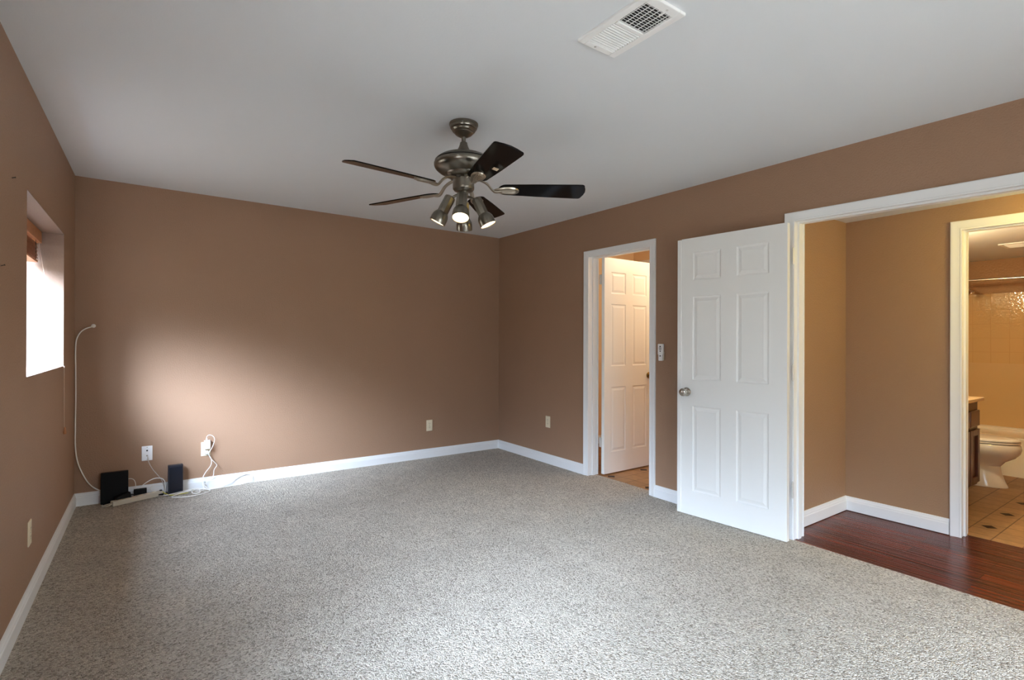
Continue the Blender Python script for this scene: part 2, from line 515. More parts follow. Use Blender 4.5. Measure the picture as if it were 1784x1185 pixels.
# ---- hall, bathroom and side room shells
HZ = 2.108
bm = BM(); box(bm, W+.0, HX+WT, NEAR, HY, -.05, -.004)
struct('floor_hall', bm, WOOD, 'dark cherry wood plank floor of the hall', 'floor')
bm = BM(); box(bm, W+WT, HX, HY, HY+.1, -.05, 2.5)
struct('wall_hall_end', bm, HALLWALL, 'narrow brown end wall of the hall beside the open double doorway', 'wall')
bm = BM(); wall_x(bm, HX, HX+WT, NEAR, HY, -.05, 2.5, [(D3[0]-.02, D3[1]+.02, -.05, D3[2]+.02)])
struct('wall_hall_side', bm, HALLWALL, 'brown hall wall next to the bathroom doorway', 'wall')
bm = BM(); box(bm, W+WT, HX, NEAR, HY, HZ, HZ+.08)
struct('ceiling_hall', bm, CEIL, 'white lowered ceiling of the hall', 'ceiling')
bm = BM(); box(bm, W+WT, HX+WT, NEAR-.1, NEAR, -.05, 2.5)
struct('wall_hall_near', bm, HALLWALL, 'brown wall closing the near end of the hall', 'wall')
BX0, BX1, BY0, BY1, BZ = HX+WT, 7.70, -4.95, -3.17, 2.095


def tiled_floor(name, x0, x1, y0, y1, cx, cy, label):
    bm = BM(); box(bm, x0, x1, y0, y1, -.05, -.002)
    i0, i1 = math.floor((x0-cx)/.4365), math.ceil((x1-cx)/.4365)
    j0, j1 = math.floor((y0-cy)/.4365), math.ceil((y1-cy)/.4365)
    for i in range(i0, i1+1):
        for j in range(j0, j1+1):
            x, y = cx+i*.4365, cy+j*.4365
            if x0+.05 < x < x1-.05 and y0+.05 < y < y1-.05:
                d = .043
                quad(bm, (x-d, y, -.0015), (x, y-d, -.0015), (x+d, y, -.0015), (x, y+d, -.0015), mi=1)
    m = TILE.copy(); m.node_tree.nodes['Mapping'].inputs['Location'].default_value = (-cx+.1455/2+4.365*3, -cy+.1455/2+4.365*3, 0)
    return struct(name, bm, [m, DIAM], label, 'floor')


tiled_floor('floor_bathroom', BX0-.02, BX1, BY0, BY1, 5.06, -3.962, 'tan bathroom floor tiles with small dark diamond insets')
bm = BM(); box(bm, BX1, BX1+.1, BY0, BY1, -.05, 2.5)
struct('wall_bathroom_back', bm, BATHWALL, 'textured amber wall above the bathtub surround', 'wall')
bm = BM(); box(bm, BX0, BX1, BY1, BY1+.1, -.05, 2.5)
struct('wall_bathroom_side', bm, BATHWALL, 'amber bathroom wall behind the vanity and toilet', 'wall')
bm = BM(); box(bm, BX0, BX1, BY0-.1, BY0, -.05, 2.5)
struct('wall_bathroom_near', bm, BATHWALL, 'amber bathroom wall on the near side', 'wall')
bm = BM(); box(bm, BX0, BX1, BY0, BY1, BZ, BZ+.08)
struct('ceiling_bathroom', bm, CEIL, 'white bathroom ceiling with a vent', 'ceiling')
SX0, SX1, SY0, SY1 = W+WT, 5.5, -2.75, -.45
tiled_floor('floor_side_room', SX0-.022, SX1, SY0, SY1, 3.905, -1.624, 'tan side room floor tiles showing through the narrow doorway')
bm = BM(); box(bm, SX1, SX1+.1, SY0, SY1, -.05, 2.5)
struct('wall_side_room_far', bm, ROOMWALL, 'beige far wall of the side room above the open door', 'wall')
bm = BM(); box(bm, SX0, SX1, SY1, SY1+.1, -.05, 2.5)
struct('wall_side_room_back', bm, ROOMWALL, 'beige side room wall in the gap beside the door hinges', 'wall')
bm = BM(); box(bm, SX0, SX1, SY0-.1, SY0, -.05, 2.5)
struct('wall_side_room_near', bm, ROOMWALL, 'beige near wall of the side room', 'wall')
bm = BM(); box(bm, SX0, SX1, SY0, SY1, 2.40, 2.48)
struct('ceiling_side_room', bm, CEIL, 'white ceiling of the side room', 'ceiling')

# ------------------------------------------------------------------ baseboards
BPROF = [(0, 0), (.014, 0), (.014, .062), (.011, .068), (.011, .074), (.007, .082), (.005, .092), (0, .094)]


def baseboard(bm, p, q, n, h=1.0):
    """p to q along the wall foot, n = direction into the room"""
    p, q, n = Vector((*p, 0)), Vector((*q, 0)), Vector((*n, 0))
    a = [bm.verts.new(p + n*t + Vector((0, 0, z*h))) for t, z in BPROF]
    b = [bm.verts.new(q + n*t + Vector((0, 0, z*h))) for t, z in BPROF]
    k = len(a)
    for i in range(k): bm.faces.new((a[i], a[(i+1) % k], b[(i+1) % k], b[i]))
    bm.faces.new(a); bm.faces.new(b[::-1])


bm = BM(); baseboard(bm, (0, NEAR), (0, 0), (1, 0))
struct('baseboard_left', bm, TRIM, 'white baseboard along the left wall', 'baseboard')
bm = BM(); baseboard(bm, (.0, 0), (W, 0), (0, -1))
struct('baseboard_back', bm, TRIM, 'white baseboard along the far wall behind the cables', 'baseboard')
bm = BM(); baseboard(bm, (W, 0), (W, -1.436), (-1, 0))
struct('baseboard_right', bm, TRIM, 'white baseboard between the far corner and the narrow doorway', 'baseboard')
bm = BM(); baseboard(bm, (W, -2.259), (W, -3.27), (-1, 0))
struct('baseboard_middle', bm, TRIM, 'short white baseboard between the two doorways', 'baseboard')
bm = BM(); baseboard(bm, (W+WT, HY), (HX, HY), (0, -1), 1.06)
struct('baseboard_hall_end', bm, TRIM, 'white baseboard on the hall end wall', 'baseboard')
bm = BM(); baseboard(bm, (HX, HY), (HX, -3.857), (-1, 0), 1.06)
struct('baseboard_hall_side', bm, TRIM, 'white baseboard on the hall wall before the bathroom doorway', 'baseboard')
bm = BM(); baseboard(bm, (SX0, SY1), (SX1, SY1), (0, -1)); baseboard(bm, (SX0, SY1), (SX0, D1[1]+.06), (1, 0))
struct('baseboard_side_room', bm, TRIM, 'white baseboard inside the side room', 'baseboard')

# ------------------------------------------------------------------ door casings and jambs
CPROF = [(-.004, 0), (-.004, .008), (.004, .0105), (.006, .009), (.012, .0085), (.036, .013), (.044, .016), (.050, .0165), (.054, .014), (.055, 0)]


def casing(bm, x, nx, y0, y1, z0, z1, base=0.0):
    """mitred casing around an opening y0<y1, head height z0 at y0 and z1 at y1, on the wall face x facing nx"""
    rows = []
    for d, t in CPROF:
        X = x + nx*t
        rows.append([bm.verts.new(p) for p in ((X, y1+d, base), (X, y1+d, z1+d), (X, y0-d, z0+d), (X, y0-d, base))])
    k = len(rows)
    for i in range(k):
        a, b = rows[i], rows[(i+1) % k]
        for j in range(3): bm.faces.new((a[j], a[j+1], b[j+1], b[j]))
    bm.faces.new([r[0] for r in rows]); bm.faces.new([r[3] for r in rows][::-1])


def jamb(bm, x0, x1, y0, y1, z0, z1, base=0.0, t=.018):
    prism(bm, [(x0, y1, base), (x0, y1+t, base), (x0, y1+t, z1+t), (x0, y1, z1)], (x1-x0, 0, 0))
    prism(bm, [(x0, y0, base), (x0, y0-t, base), (x0, y0-t, z0+t), (x0, y0, z0)], (x1-x0, 0, 0))
    prism(bm, [(x0, y0, z0), (x0, y1, z1), (x0, y1+t, z1+t), (x0, y0-t, z0+t)], (x1-x0, 0, 0))


def stop(bm, x0, x1, y0, y1, z0, z1, base=0.0, t=.011):
    prism(bm, [(x0, y1, base), (x0, y1-t, base), (x0, y1-t, z1-t), (x0, y1, z1)], (x1-x0, 0, 0))
    prism(bm, [(x0, y0, base), (x0, y0+t, base), (x0, y0+t, z0-t), (x0, y0, z0)], (x1-x0, 0, 0))
    prism(bm, [(x0, y0, z0), (x0, y1, z1), (x0, y1-t, z1-t), (x0, y0+t, z0-t)], (x1-x0, 0, 0))


def doorway(name, x0, x1, y0, y1, z0, z1, stx, label, base=-.003):
    bm = BM(); jamb(bm, x0, x1, y0, y1, z0, z1, base)
    r = struct(name, bm, TRIM, label, 'door frame')
    bm = BM(); casing(bm, x0, -1, y0, y1, z0, z1, base); obj('casing', bm, TRIM, r, smooth=True)
    bm = BM(); casing(bm, x1, 1, y0, y1, z0, z1, base); obj('casing', bm, TRIM, r, smooth=True)
    bm = BM(); stop(bm, stx, stx+.034, y0, y1, z0, z1, base); obj('door_stop', bm, TRIM, r)
    return r


doorway('trim_3', W, W+WT, D1[0], D1[1], D1[2]-.008, D1[2], W+.045, 'white moulded frame of the narrow doorway nearest the far corner')
doorway('trim_4', W, W+WT, D2[0], D2[1], D2[2]-.040, D2[2]-.002, W+.040, 'white moulded frame of the wide doorway into the hall')
doorway('trim_5', HX, HX+WT, D3[0], D3[1], D3[2]-.012, D3[2], HX+.045, 'white moulded frame of the bathroom doorway off the hall')

# ------------------------------------------------------------------ panelled door leaves


def leaf_bm(w, h, th, us, zs, zb=0.0):
    """six-panel slab in local x (width) z (height); front face at y=0, back at y=th"""
    bm = BM()
    ucuts = [0] + [u for p in us for u in p] + [w]
    zcuts = [zb] + [z for p in zs for z in p] + [h]
    rings = [(0, 0), (.004, .0035), (.010, .0050), (.014, .0052), (.030, .0018), (.034, .0008), (.036, .0012)]
    for side, y, s in ((0, 0, 1), (1, th, -1)):
        for i in range(len(ucuts)-1):
            for j in range(len(zcuts)-1):
                a, b, c, d = ucuts[i], ucuts[i+1], zcuts[j], zcuts[j+1]
                if i % 2 and j % 2:
                    prev = None
                    for k, (ins, dep) in enumerate(rings):
                        cur = [(a+ins, y+s*dep, c+ins), (b-ins, y+s*dep, c+ins), (b-ins, y+s*dep, d-ins), (a+ins, y+s*dep, d-ins)]
                        if prev:
                            for q_ in range(4):
                                quad(bm, prev[q_], prev[(q_+1) % 4], cur[(q_+1) % 4], cur[q_])
                        prev = cur
                    quad(bm, *prev)
                else:
                    quad(bm, (a, y, c), (b, y, c), (b, y, d), (a, y, d))
    quad(bm, (0, 0, zb), (0, th, zb), (0, th, h), (0, 0, h)); quad(bm, (w, 0, zb), (w, th, zb), (w, th, h), (w, 0, h))
    quad(bm, (0, 0, zb), (w, 0, zb), (w, th, zb), (0, th, zb)); quad(bm, (0, 0, h), (w, 0, h), (w, th, h), (0, th, h))
    bmesh.ops.remove_doubles(bm, verts=bm.verts, dist=1e-5)
    return bm


def knob_parts(parent, x, z, y, s, m):
    """rose and round knob, projecting along s*y"""
    R = Matrix.Translation((x, y, z)) @ Matrix.Rotation(PI/2*s, 4, 'X')
    # local +z of the lathe points to -y for s=+1
    bm = BM()
    lathe(bm, [(.001, 0), (.031, 0), (.032, .003), (.030, .006), (.020, .009), (.014, .010)], 32, R)
    rose = obj('rose', bm, m, parent, smooth=True)
    bm = BM()
    lathe(bm, [(.011, .009), (.011, .026), (.014, .032), (.023, .037), (.0275, .045), (.0285, .052), (.026, .060), (.018, .066), (.008, .0685), (.001, .069)], 32, R)
    obj('knob', bm, m, rose, smooth=True)


def hinge(parent, M, z, mleaf=HINGE):
    bm = BM()
    for k in range(5):
        lathe(bm, [(.001, z-.047+k*.019), (.0062, z-.047+k*.019), (.0062, z-.047+k*.019+.0178), (.001, z-.047+k*.019+.0178)], 14, M)
    lathe(bm, [(.001, z-.053), (.0045, z-.050), (.0045, z+.052), (.001, z+.055)], 12, M)
    h = obj('hinge', bm, mleaf, parent, smooth=True)
    return h


# hall door leaf, swung flat into the bedroom
A = Vector((3.655, -3.340)); B = Vector((3.585, -2.600)); dv = (B-A).normalized()
LW = .722
# local x along the leaf from the hinges, local y into the wall
rot = math.atan2(dv.y, dv.x)
bm = leaf_bm(LW, 1.962, .035, [(.110, .318), (.426, .634)], [(.177, .778), (.962, 1.547), (1.663, 1.858)], .006)
# the rotated local +y must point toward the wall (+x): mirror x by building along -dv instead
for v in bm.verts: v.co.y = -v.co.y
d2 = struct('door_1', bm, DOORW, 'white six panel door swung open against the right wall, satin knob', 'door')
d2.location = (A.x, A.y, 0); d2.rotation_euler = (0, 0, rot)
bm = BM(); box(bm, LW, LW+.030, -.040, .006, .008, 1.958)
obj('astragal', bm, DOORW, d2, bevel=.003)
knob_parts(d2, .678, .873, 0, -1, NICKEL)
Mh = Matrix.Translation((-.012, -.052, 0))
for z in (1.76, 1.04, .318): hinge(d2, Mh, z)

# side room leaf, open a quarter turn behind the narrow doorway
LW1 = .67
bm = leaf_bm(LW1, 2.002, .035, [(.088, .284), (.382, .578)], [(.205, .806), (1.0, 1.575), (1.672, 1.872)], .012)
d1 = struct('door_2', bm, DOORW, 'cream white six panel door standing open behind the narrow doorway', 'door')
d1.location = (3.866, -1.572, 0); d1.rotation_euler = (0, 0, .012)
knob_parts(d1, .612, .897, 0, 1, mat('aged_brass', srgb(176, 150, 96), .2, metal=1))
for z in (1.80, .30):
    bm = BM()
    box(bm, -.003, .002, .030, .062, z-.045, z+.045)
    for k in range(5):
        lathe(bm, [(.001, z-.045+k*.018), (.006, z-.045+k*.018), (.006, z-.045+k*.018+.017), (.001, z-.045+k*.018+.017)], 14, Matrix.Translation((.002, .050, 0)))
    obj('hinge', bm, HINGE, d1, smooth=True)

# white cased head on the far wall of the side room, just above the open leaf
bm = BM(); box(bm, SX1-.018, SX1, -2.4, -.545, 2.17, 2.235)
struct('trim_6', bm, TRIM, 'white head casing on the far wall seen over the open cream door', 'trim')

# ------------------------------------------------------------------ ceiling fan
FX, FY = 1.833, -2.552
FZ = CZ(FX, FY)
fan = thing('ceiling_fan', 'pewter ceiling fan with five dark blades and four lit spotlights', 'ceiling fan', (FX, FY, FZ))
g = lambda z: z - FZ
bm = BM(); lathe(bm, [(.001, .004), (.074, .004), (.077, -.001), (.077, -.009), (.073, -.0125), (.0735, -.018), (.0705, -.026), (.064, -.0295), (.0645, -.034), (.060, -.042), (.051, -.0465), (.0505, -.051), (.042, -.060), (.032, -.064), (.026, -.069), (.014, -.072), (.001, -.072)])
obj('canopy', bm, PEWTER, fan, smooth=True)
bm = BM(); lathe(bm, [(.0115, -.070), (.0115, -.135)], 24)
obj('downrod', bm, PEWTER, fan, smooth=True)
bm = BM(); lathe(bm, [(.001, -.099), (.0165, -.099), (.0195, -.102), (.0205, -.110), (.026, -.126), (.034, -.142), (.042, -.153), (.050, -.160), (.058, -.163)], 40)
obj('coupling_cover', bm, PEWTER, fan, smooth=True)
bm = BM()
lathe(bm, [(.030, -.160), (.070, -.164), (.100, -.171), (.128, -.182), (.145, -.193), (.153, -.202), (.150, -.2025)], 72)
lathe(bm, [(.150, -.2085), (.1545, -.209), (.1575, -.216), (.158, -.224), (.155, -.235), (.148, -.245), (.136, -.255), (.122, -.263), (.108, -.268), (.098, -.271), (.096, -.276), (.088, -.284), (.080, -.288), (.060, -.290), (.001, -.290)], 72)
mh = obj('motor_housing', bm, PEWTER, fan, smooth=True)
bm = BM(); lathe(bm, [(.149, -.2015), (.1493, -.2055), (.149, -.2095)], 72, cap=False)
o = obj('seam', bm, DARK, mh, smooth=True); tag(o, 'dark seam line around the housing')
bm = BM(); lathe(bm, [(.001, -.286), (.062, -.286), (.064, -.292), (.056, -.296), (.055, -.304), (.001, -.304)], 48)
for k in range(10):
    a = 2*PI*k/10
    box(bm, .052, .068, -.010, .010, -.300, -.288, M=Matrix.Rotation(a, 4, 'Z'))
obj('flywheel', bm, PEWTER, fan, smooth=True)
bm = BM(); lathe(bm, [(.001, -.296), (.055, -.296), (.0575, -.299), (.0575, -.345), (.056, -.352), (.049, -.360), (.040, -.364), (.028, -.366), (.001, -.366)], 48)
obj('switch_housing', bm, PEWTER, fan, smooth=True)

BZF = g(2.046)
TIP, ROOT = .660, .185


def blade_outline():
    pts = []
    hw = lambda t: .050 + .021*min(1, t*1.4)
    n = 14
    L = TIP-ROOT
    up_ = []
    for i in range(n+1):                        # rounded root
        a = PI/2*i/n
        up_.append((ROOT + .045*(1-math.cos(a)), .052*math.sin(a)))
    up_.append((ROOT+.20, .062)); up_.append((TIP-.05, .0715))
    for i in range(6):
        a = PI/2*i/5
        up_.append((TIP-.030+.018*math.sin(a), .0535+.018*math.cos(a)))
    up_.append((TIP-.004, .03)); 
    pts = up_ + [(TIP, 0)] + [(x, -y) for x, y in reversed(up_[1:])]
    return pts


PITCH_B = math.radians(13)
angles = [-102, -30, 42, 114, 186]
for a in angles:
    Rz = Matrix.Rotation(math.radians(a), 4, 'Z')
    T = Matrix.Translation((0, 0, BZF)) @ Rz @ Matrix.Rotation(-PITCH_B, 4, 'X')
    bm = BM()
    prism(bm, [(x, y, -.003) for x, y in blade_outline()], (0, 0, .006), M=T)
    bl = obj('blade', bm, BLADE, fan, bevel=.0015)
    # iron: curved arm dropping from the flywheel, then a leaf-shaped holder under the blade
    bm = BM()
    c0 = Rz @ Vector((.045, 0, -.294)); c1 = Rz @ Vector((.090, 0, -.301)); c2 = Rz @ Vector((.128, 0, -.320)); c3 = Rz @ Vector((.165, 0, BZF-.012)); c4 = Rz @ Vector((.205, 0, BZF-.008))
    tube(bm, [c0, c1, c2, c3, c4], lambda t: .0145 - .003*math.sin(t*PI), 14, 6, flat=.5)
    n = 28; ring_t = []; ring_b = []
    for i in range(n):
        t_ = 2*PI*i/n
        x = .230 + .068*math.cos(t_); y = .034*math.sin(t_)*(1 + .25*math.cos(t_))
        ring_t.append((x, y, -.0035)); ring_b.append((x*.985+.0035, y*.86, -.011))
    vt = [bm.verts.new(T @ Vector(p)) for p in ring_t]; vb = [bm.verts.new(T @ Vector(p)) for p in ring_b]
    bm.faces.new(vt); bm.faces.new(vb[::-1])
    for i in range(n): bm.faces.new((vt[i], vt[(i+1) % n], vb[(i+1) % n], vb[i]))
    for k in (-2, -1, 0, 1, 2):
        tube(bm, [T @ Vector((.188, k*.004, -.0112)), T @ Vector((.235, k*.0075, -.0116)), T @ Vector((.282-.004*abs(k), k*.0088, -.0112))], .0022, 6, 4)
    obj('blade_iron', bm, IRON, bl, smooth=True)
    if a == -102:
        bm = BM()
        box(bm, .378, .408, .020, .046, -.0036, -.0031, M=T)
        o = obj('sticker', bm, STICK, bl); tag(o, 'small tan paper sticker')

# spotlights: azimuth seen from the camera (0 = toward it), tilt from straight down
toc = Vector((-math.sin(YAW), -math.cos(YAW), 0)); rtc = Vector((math.cos(YAW), -math.sin(YAW), 0))
zc = g(2.004)
bm = BM(); lathe(bm, [(.001, zc+.030), (.026, zc+.030), (.026, zc-.004), (.020, zc-.014), (.006, zc-.018), (.001, zc-.018)], 32)
obj('light_hub', bm, PEWTER, fan, smooth=True)
for az, tilt, ln, zo in ((-1, 25, .150, -.010), (87, 25, .152, -.016), (183, 23, .150, -.014), (-93, 28, .154, -.002)):
    a = math.radians(az); t = math.radians(tilt)
    out = toc*math.cos(a) + rtc*math.sin(a)
    side = Vector((0, 0, 1)).cross(out)
    ax = out*math.sin(t) - Vector((0, 0, 1))*math.cos(t)       # pointing direction
    pv = out*.070 + Vector((0, 0, zc+zo))
    yv = ax.cross(side)
    Mx = Matrix(((side.x, yv.x, ax.x, pv.x), (side.y, yv.y, ax.y, pv.y), (side.z, yv.z, ax.z, pv.z), (0, 0, 0, 1)))
    bm = BM()
    # neck of rounded octagonal section, then the bell
    lathe(bm, [(.001, -.006), (.018, -.005), (.026, -.001), (.0292, .006), (.0298, ln-.062)], 8, Mx @ Matrix.Rotation(PI/8, 4, 'Z'), cap=False)
    lathe(bm, [(.0265, ln-.066), (.032, ln-.060), (.037, ln-.052), (.0415, ln-.042), (.0435, ln-.028), (.0440, ln-.004), (.0435, ln), (.0415, ln), (.0405, ln-.006)], 48, Mx, cap=False)
    sp = obj('spotlight', bm, PEWTER, fan, smooth=True)
    bm = BM(); lathe(bm, [(.0408, ln-.004), (.039, ln-.012), (.036, ln-.016), (.001, ln-.014)], 40, Mx, cap=False)
    o = obj('lamp_face', bm, BULB, sp, smooth=True); tag(o, 'glowing warm lamp face')
    bm = BM(); tube(bm, [Vector((0, 0, zc+zo+.012)), out*.030 + Vector((0, 0, zc+zo+.012)), pv + ax*.012], .007, 10, 4)
    obj('bracket', bm, PEWTER, sp, smooth=True)
    if az in (-4, 86):
        bm = BM()
        if az == -4: box(bm, -.012, .012, .0270, .0280, .030, .052, M=Mx)
        else: box(bm, -.0280, -.0270, -.010, .010, .040, .066, M=Mx)
        o = obj('sticker', bm, STICK, sp); tag(o, 'tan paper sticker on the neck')

# ------------------------------------------------------------------ ceiling vent
VZ = CZ(1.888, -3.672)
vent = thing('ceiling_vent', 'white rectangular ceiling vent with one open and one closed louvre bank', 'vent', (1.888, -3.672, VZ))
vent.rotation_euler = (math.atan(.0129), math.atan(.00778), 0)
vw, vl = .0985, .171
bm = BM()
fx, f1, f2, f3, f4 = .068, -.135, -.009, .009, .143       # louvre field limits, local
pr = [(0, .002), (0, -.006), (.008, -.011), (.020, -.011)]
# frame: outer rim then flat to fields
box(bm, -vw, -fx, -vl, vl, -.010, .002); box(bm, fx, vw, -vl, vl, -.010, .002)
box(bm, -fx, fx, -vl, f1, -.010, .002); box(bm, -fx, fx, f2, f3, -.010, .002); box(bm, -fx, fx, f4, vl, -.010, .002)
obj('frame', bm, VENTW, vent, bevel=.003)
bm = BM(); box(bm, -fx, fx, f1, f2, -.0012, .0005); box(bm, -fx, fx, f3, f4, -.0012, .0005)
o = obj('duct', bm, DUCT, vent); tag(o, 'flat dark plate painted as the shaded duct behind the louvres')
bm = BM()
n = 11
for i in range(n):                          # closed bank: blades turned across the view
    y = f3 + (f4-f3)*(i+.5)/n
    M = Matrix.Translation((0, y, -.006)) @ Matrix.Rotation(math.radians(-52), 4, 'X')
    box(bm, -fx, fx, -.0036, .0036, -.0006, .0006, M=M)
obj('closed_louvres', bm, VENTW, vent)
bm = BM()
for i in range(n):
    y = f1 + (f2-f1)*(i+.5)/n
    M = Matrix.Translation((0, y, -.0055)) @ Matrix.Rotation(math.radians(40), 4, 'X')
    box(bm, -fx, fx, -.0042, .0042, -.0006, .0006, M=M)
for i in range(6):
    x = -fx + 2*fx*(i+.5)/6
    box(bm, x-.0012, x+.0012, f1, f2, -.0035, -.0012)
obj('open_louvres', bm, VENTW, vent)
bm = BM(); box(bm, .020, .024, f1-.004, f1+.018, -.014, -.008)
obj('lever', bm, VENTW, vent)
for x, y in ((.02, -vl+.018), (-.02, vl-.016)):
    bm = BM()
    lathe(bm, [(.001, -.0125), (.004, -.0115), (.0045, -.010)], 12, Matrix.Translation((x, y, 0)))
    obj('screw', bm, HINGE, vent)

# ------------------------------------------------------------------ window blind
a, b, c, d = WIN1
bl = thing('window_blind', 'honey wood blind drawn up to the top of the left window', 'blind', (-.14, (a+b)/2, d-.004))
o_ = Vector((-.14, (a+b)/2, d-.004))
y0, y1 = a+.012-o_.y, b-.014-o_.y
bm = BM(); box(bm, .022, .034, y0, y1, -.072, -.002); box(bm, -.012, .022, y1-.010, y1, -.072, -.002); box(bm, -.012, .022, y0, y0+.010, -.072, -.002)
obj('valance', bm, BLINDW, bl, bevel=.002)
bm = BM(); box(bm, -.026, .012, y0+.014, y1-.014, -.045, -.004)
obj('headrail', bm, SLATW, bl)
bm = BM()
for i in range(13):
    z = -.078 - i*.0078
    M = Matrix.Translation((-.006+random.uniform(-.003, .003), random.uniform(-.003, .003), z)) @ Matrix.Rotation(math.radians(random.uniform(-5, 9)), 4, 'Y')
    box(bm, -.024, .024, y0+.02, y1-.02, -.0014, .0014, M=M)
obj('slats', bm, SLATW, bl)
bm = BM(); box(bm, -.030, .018, y0+.02, y1-.02, -.196, -.182)
obj('bottom_rail', bm, BLINDW, bl, bevel=.002)
bm = BM()
bm.free()
for yy in (y0+.12, (y0+y1)/2, y1-.08):
    bm = BM(); box(bm, .016, .0175, yy-.006, yy+.006, -.19, -.05); obj('ladder_tape', bm, DARK, bl)
bm = BM()
P = [(-.115, -.600, 1.84), (-.108, -.602, 1.76), (-.055, -.604, 1.40), (-.006, -.602, 1.075), (.0045, -.600, 1.060), (.0050, -.597, 1.0), (.0048, -.592, .80), (.0055, -.588, .665)]
tube(bm, [Vector(p)-o_ for p in P], .0016, 8, 4)
obj('cord', bm, CORD, bl, smooth=True)
bm = BM(); lathe(bm, [(.001, .668), (.004, .666), (.0055, .650), (.008, .630), (.0075, .622), (.001, .620)], 16, Matrix.Translation(Vector((.009, -.587, 0))-o_))
obj('tassel', bm, BLINDW, bl, smooth=True)

for i, (y, z) in enumerate(((-2.109, 1.883), (-2.288, 1.508))):
    t = thing('wall_nail', ('small dark nail in the left wall above the window sill level, the higher one',
                            'small dark nail in the left wall at the picture edge, the lower one')[i], 'nail', (0, y, z), 0, 'nails left in the left wall')
    bm = BM(); M = Matrix.Rotation(PI/2 - .35, 4, 'Y')
    lathe(bm, [(.001, -.004), (.0016, -.003), (.0014, .010), (.003, .0105), (.003, .012), (.001, .0125)], 10, M)
    obj('shank', bm, DARK, t, smooth=True)

# ------------------------------------------------------------------ wall plates and outlets


def plate(name, label, loc, rotz, group=None, m=IVORY, jacks=False, cat='outlet'):
    """face looks to local -y"""
    t = thing(name, label, cat, loc, rotz, group)
    bm = BM(); box(bm, -.035, .035, -.006, 0, -.0575, .0575)
    obj('cover_plate', bm, m, t, bevel=.003)
    if jacks:
        for z in (.022, -.018):
            bm = BM()
            lathe(bm, [(.001, 0), (.0055, 0), (.0055, .008), (.004, .010), (.001, .010)], 16, Matrix.Translation((0, -.006, z)) @ Matrix.Rotation(PI/2, 4, 'X'))
            obj('jack', bm, DARK if z > 0 else NICKEL, t, smooth=True)
    else:
        for z in (.0195, -.0195):
            bm = BM()
            pts = []
            for i in range(24):
                a = 2*PI*i/24
                pts.append((.0168*math.cos(a), -.0055, z + max(-.0135, min(.0135, .0168*math.sin(a)))))
            prism(bm, pts, (0, -.0020, 0))
            s = obj('socket', bm, m, t)
            bm = BM()
            for x in (-.0062, .0062): box(bm, x-.001, x+.001, -.0078, -.0073, z-.001, z+.0075)
            lathe(bm, [(.001, 0), (.0022, 0), (.0022, .0004), (.001, .0004)], 10, Matrix.Translation((0, -.0074, z-.0065)) @ Matrix.Rotation(PI/2, 4, 'X'))
            obj('slots', bm, DARK, s)
    for z in ((0,) if not jacks else (.047, -.047)):
        bm = BM()
        lathe(bm, [(.001, 0), (.0028, 0), (.0024, .0012), (.001, .0015)], 12, Matrix.Translation((0, -.006, z)) @ Matrix.Rotation(PI/2, 4, 'X'))
        obj('screw', bm, NICKEL, t, smooth=True)
    return t


GO = 'ivory duplex outlets in the bedroom walls'
plate('wall_outlet', 'ivory outlet low on the left wall near the picture edge', (0, -1.726, .334), PI/2, GO)
plate('wall_outlet', 'bare ivory outlet low on the far wall toward the right corner', (2.872, 0, .337), 0, GO)
plate('wall_outlet', 'ivory outlet low on the right wall between corner and narrow doorway', (W, -.906, .417), -PI/2, GO)
plate('wall_outlet', 'ivory outlet on the far wall with two white plugs in it', (.838, 0, .328), 0, GO)
plate('coax_plate', 'white wall plate with two round jacks above the black modem', (.440, 0, .340), 0, None, WHITEP, True, 'wall plate')

# fan remote in its wall cradle
t = thing('fan_remote', 'white fan remote in a wall cradle between the two doorways', 'remote', (W, -2.324, 1.145), -PI/2)
bm = BM(); box(bm, -.021, .021, -.010, 0, -.064, .005)
obj('cradle', bm, IVORY, t, bevel=.003)
bm = BM()
prism(bm, [(-.024, -.026, .066), (.024, -.026, .066), (.025, -.026, .055), (.025, -.026, -.012), (.019, -.026, -.022), (.019, -.026, -.062), (.016, -.026, -.066), (-.016, -.026, -.066), (-.019, -.026, -.062), (-.019, -.026, -.022), (-.025, -.026, -.012), (-.025, -.026, .055)], (0, .017, 0))
rb = obj('body', bm, WHITEP, t, bevel=.003)
for z, w_ in ((.046, .0075), (.034, .012), (.022, .011), (.009, .005), (-.028, .006)):
    bm = BM(); box(bm, -w_, w_, -.0275, -.0258, z-.0025 if w_ > .008 else z-.0040, z+.0025 if w_ > .008 else z+.0040)
    obj('button', bm, DARK, rb)

# ------------------------------------------------------------------ modem corner
mo = thing('modem', 'large black modem box standing against the far wall by the corner', 'modem', (.241, -.055, .002))
bm = BM(); box(bm, -.083, .083, -.020, .020, 0, .232); obj('case', bm, BLACKP, mo, bevel=.004)
bm = BM(); box(bm, -.070, .070, -.024, .024, -.002, .006); obj('foot', bm, BLACKP, mo, bevel=.002)
ro = thing('router', 'narrow dark navy router standing upright under the plugged outlet', 'router', (.626, -.052, .004), .06)
bm = BM(); box(bm, -.050, .050, -.022, .022, .0, .232); obj('case', bm, NAVYP, ro, bevel=.004)
bm = BM(); box(bm, -.042, .042, -.0232, -.0215, .010, .214); obj('front_panel', bm, mat('glossy_navy_panel', srgb(20, 24, 36), .15), ro, bevel=.002)

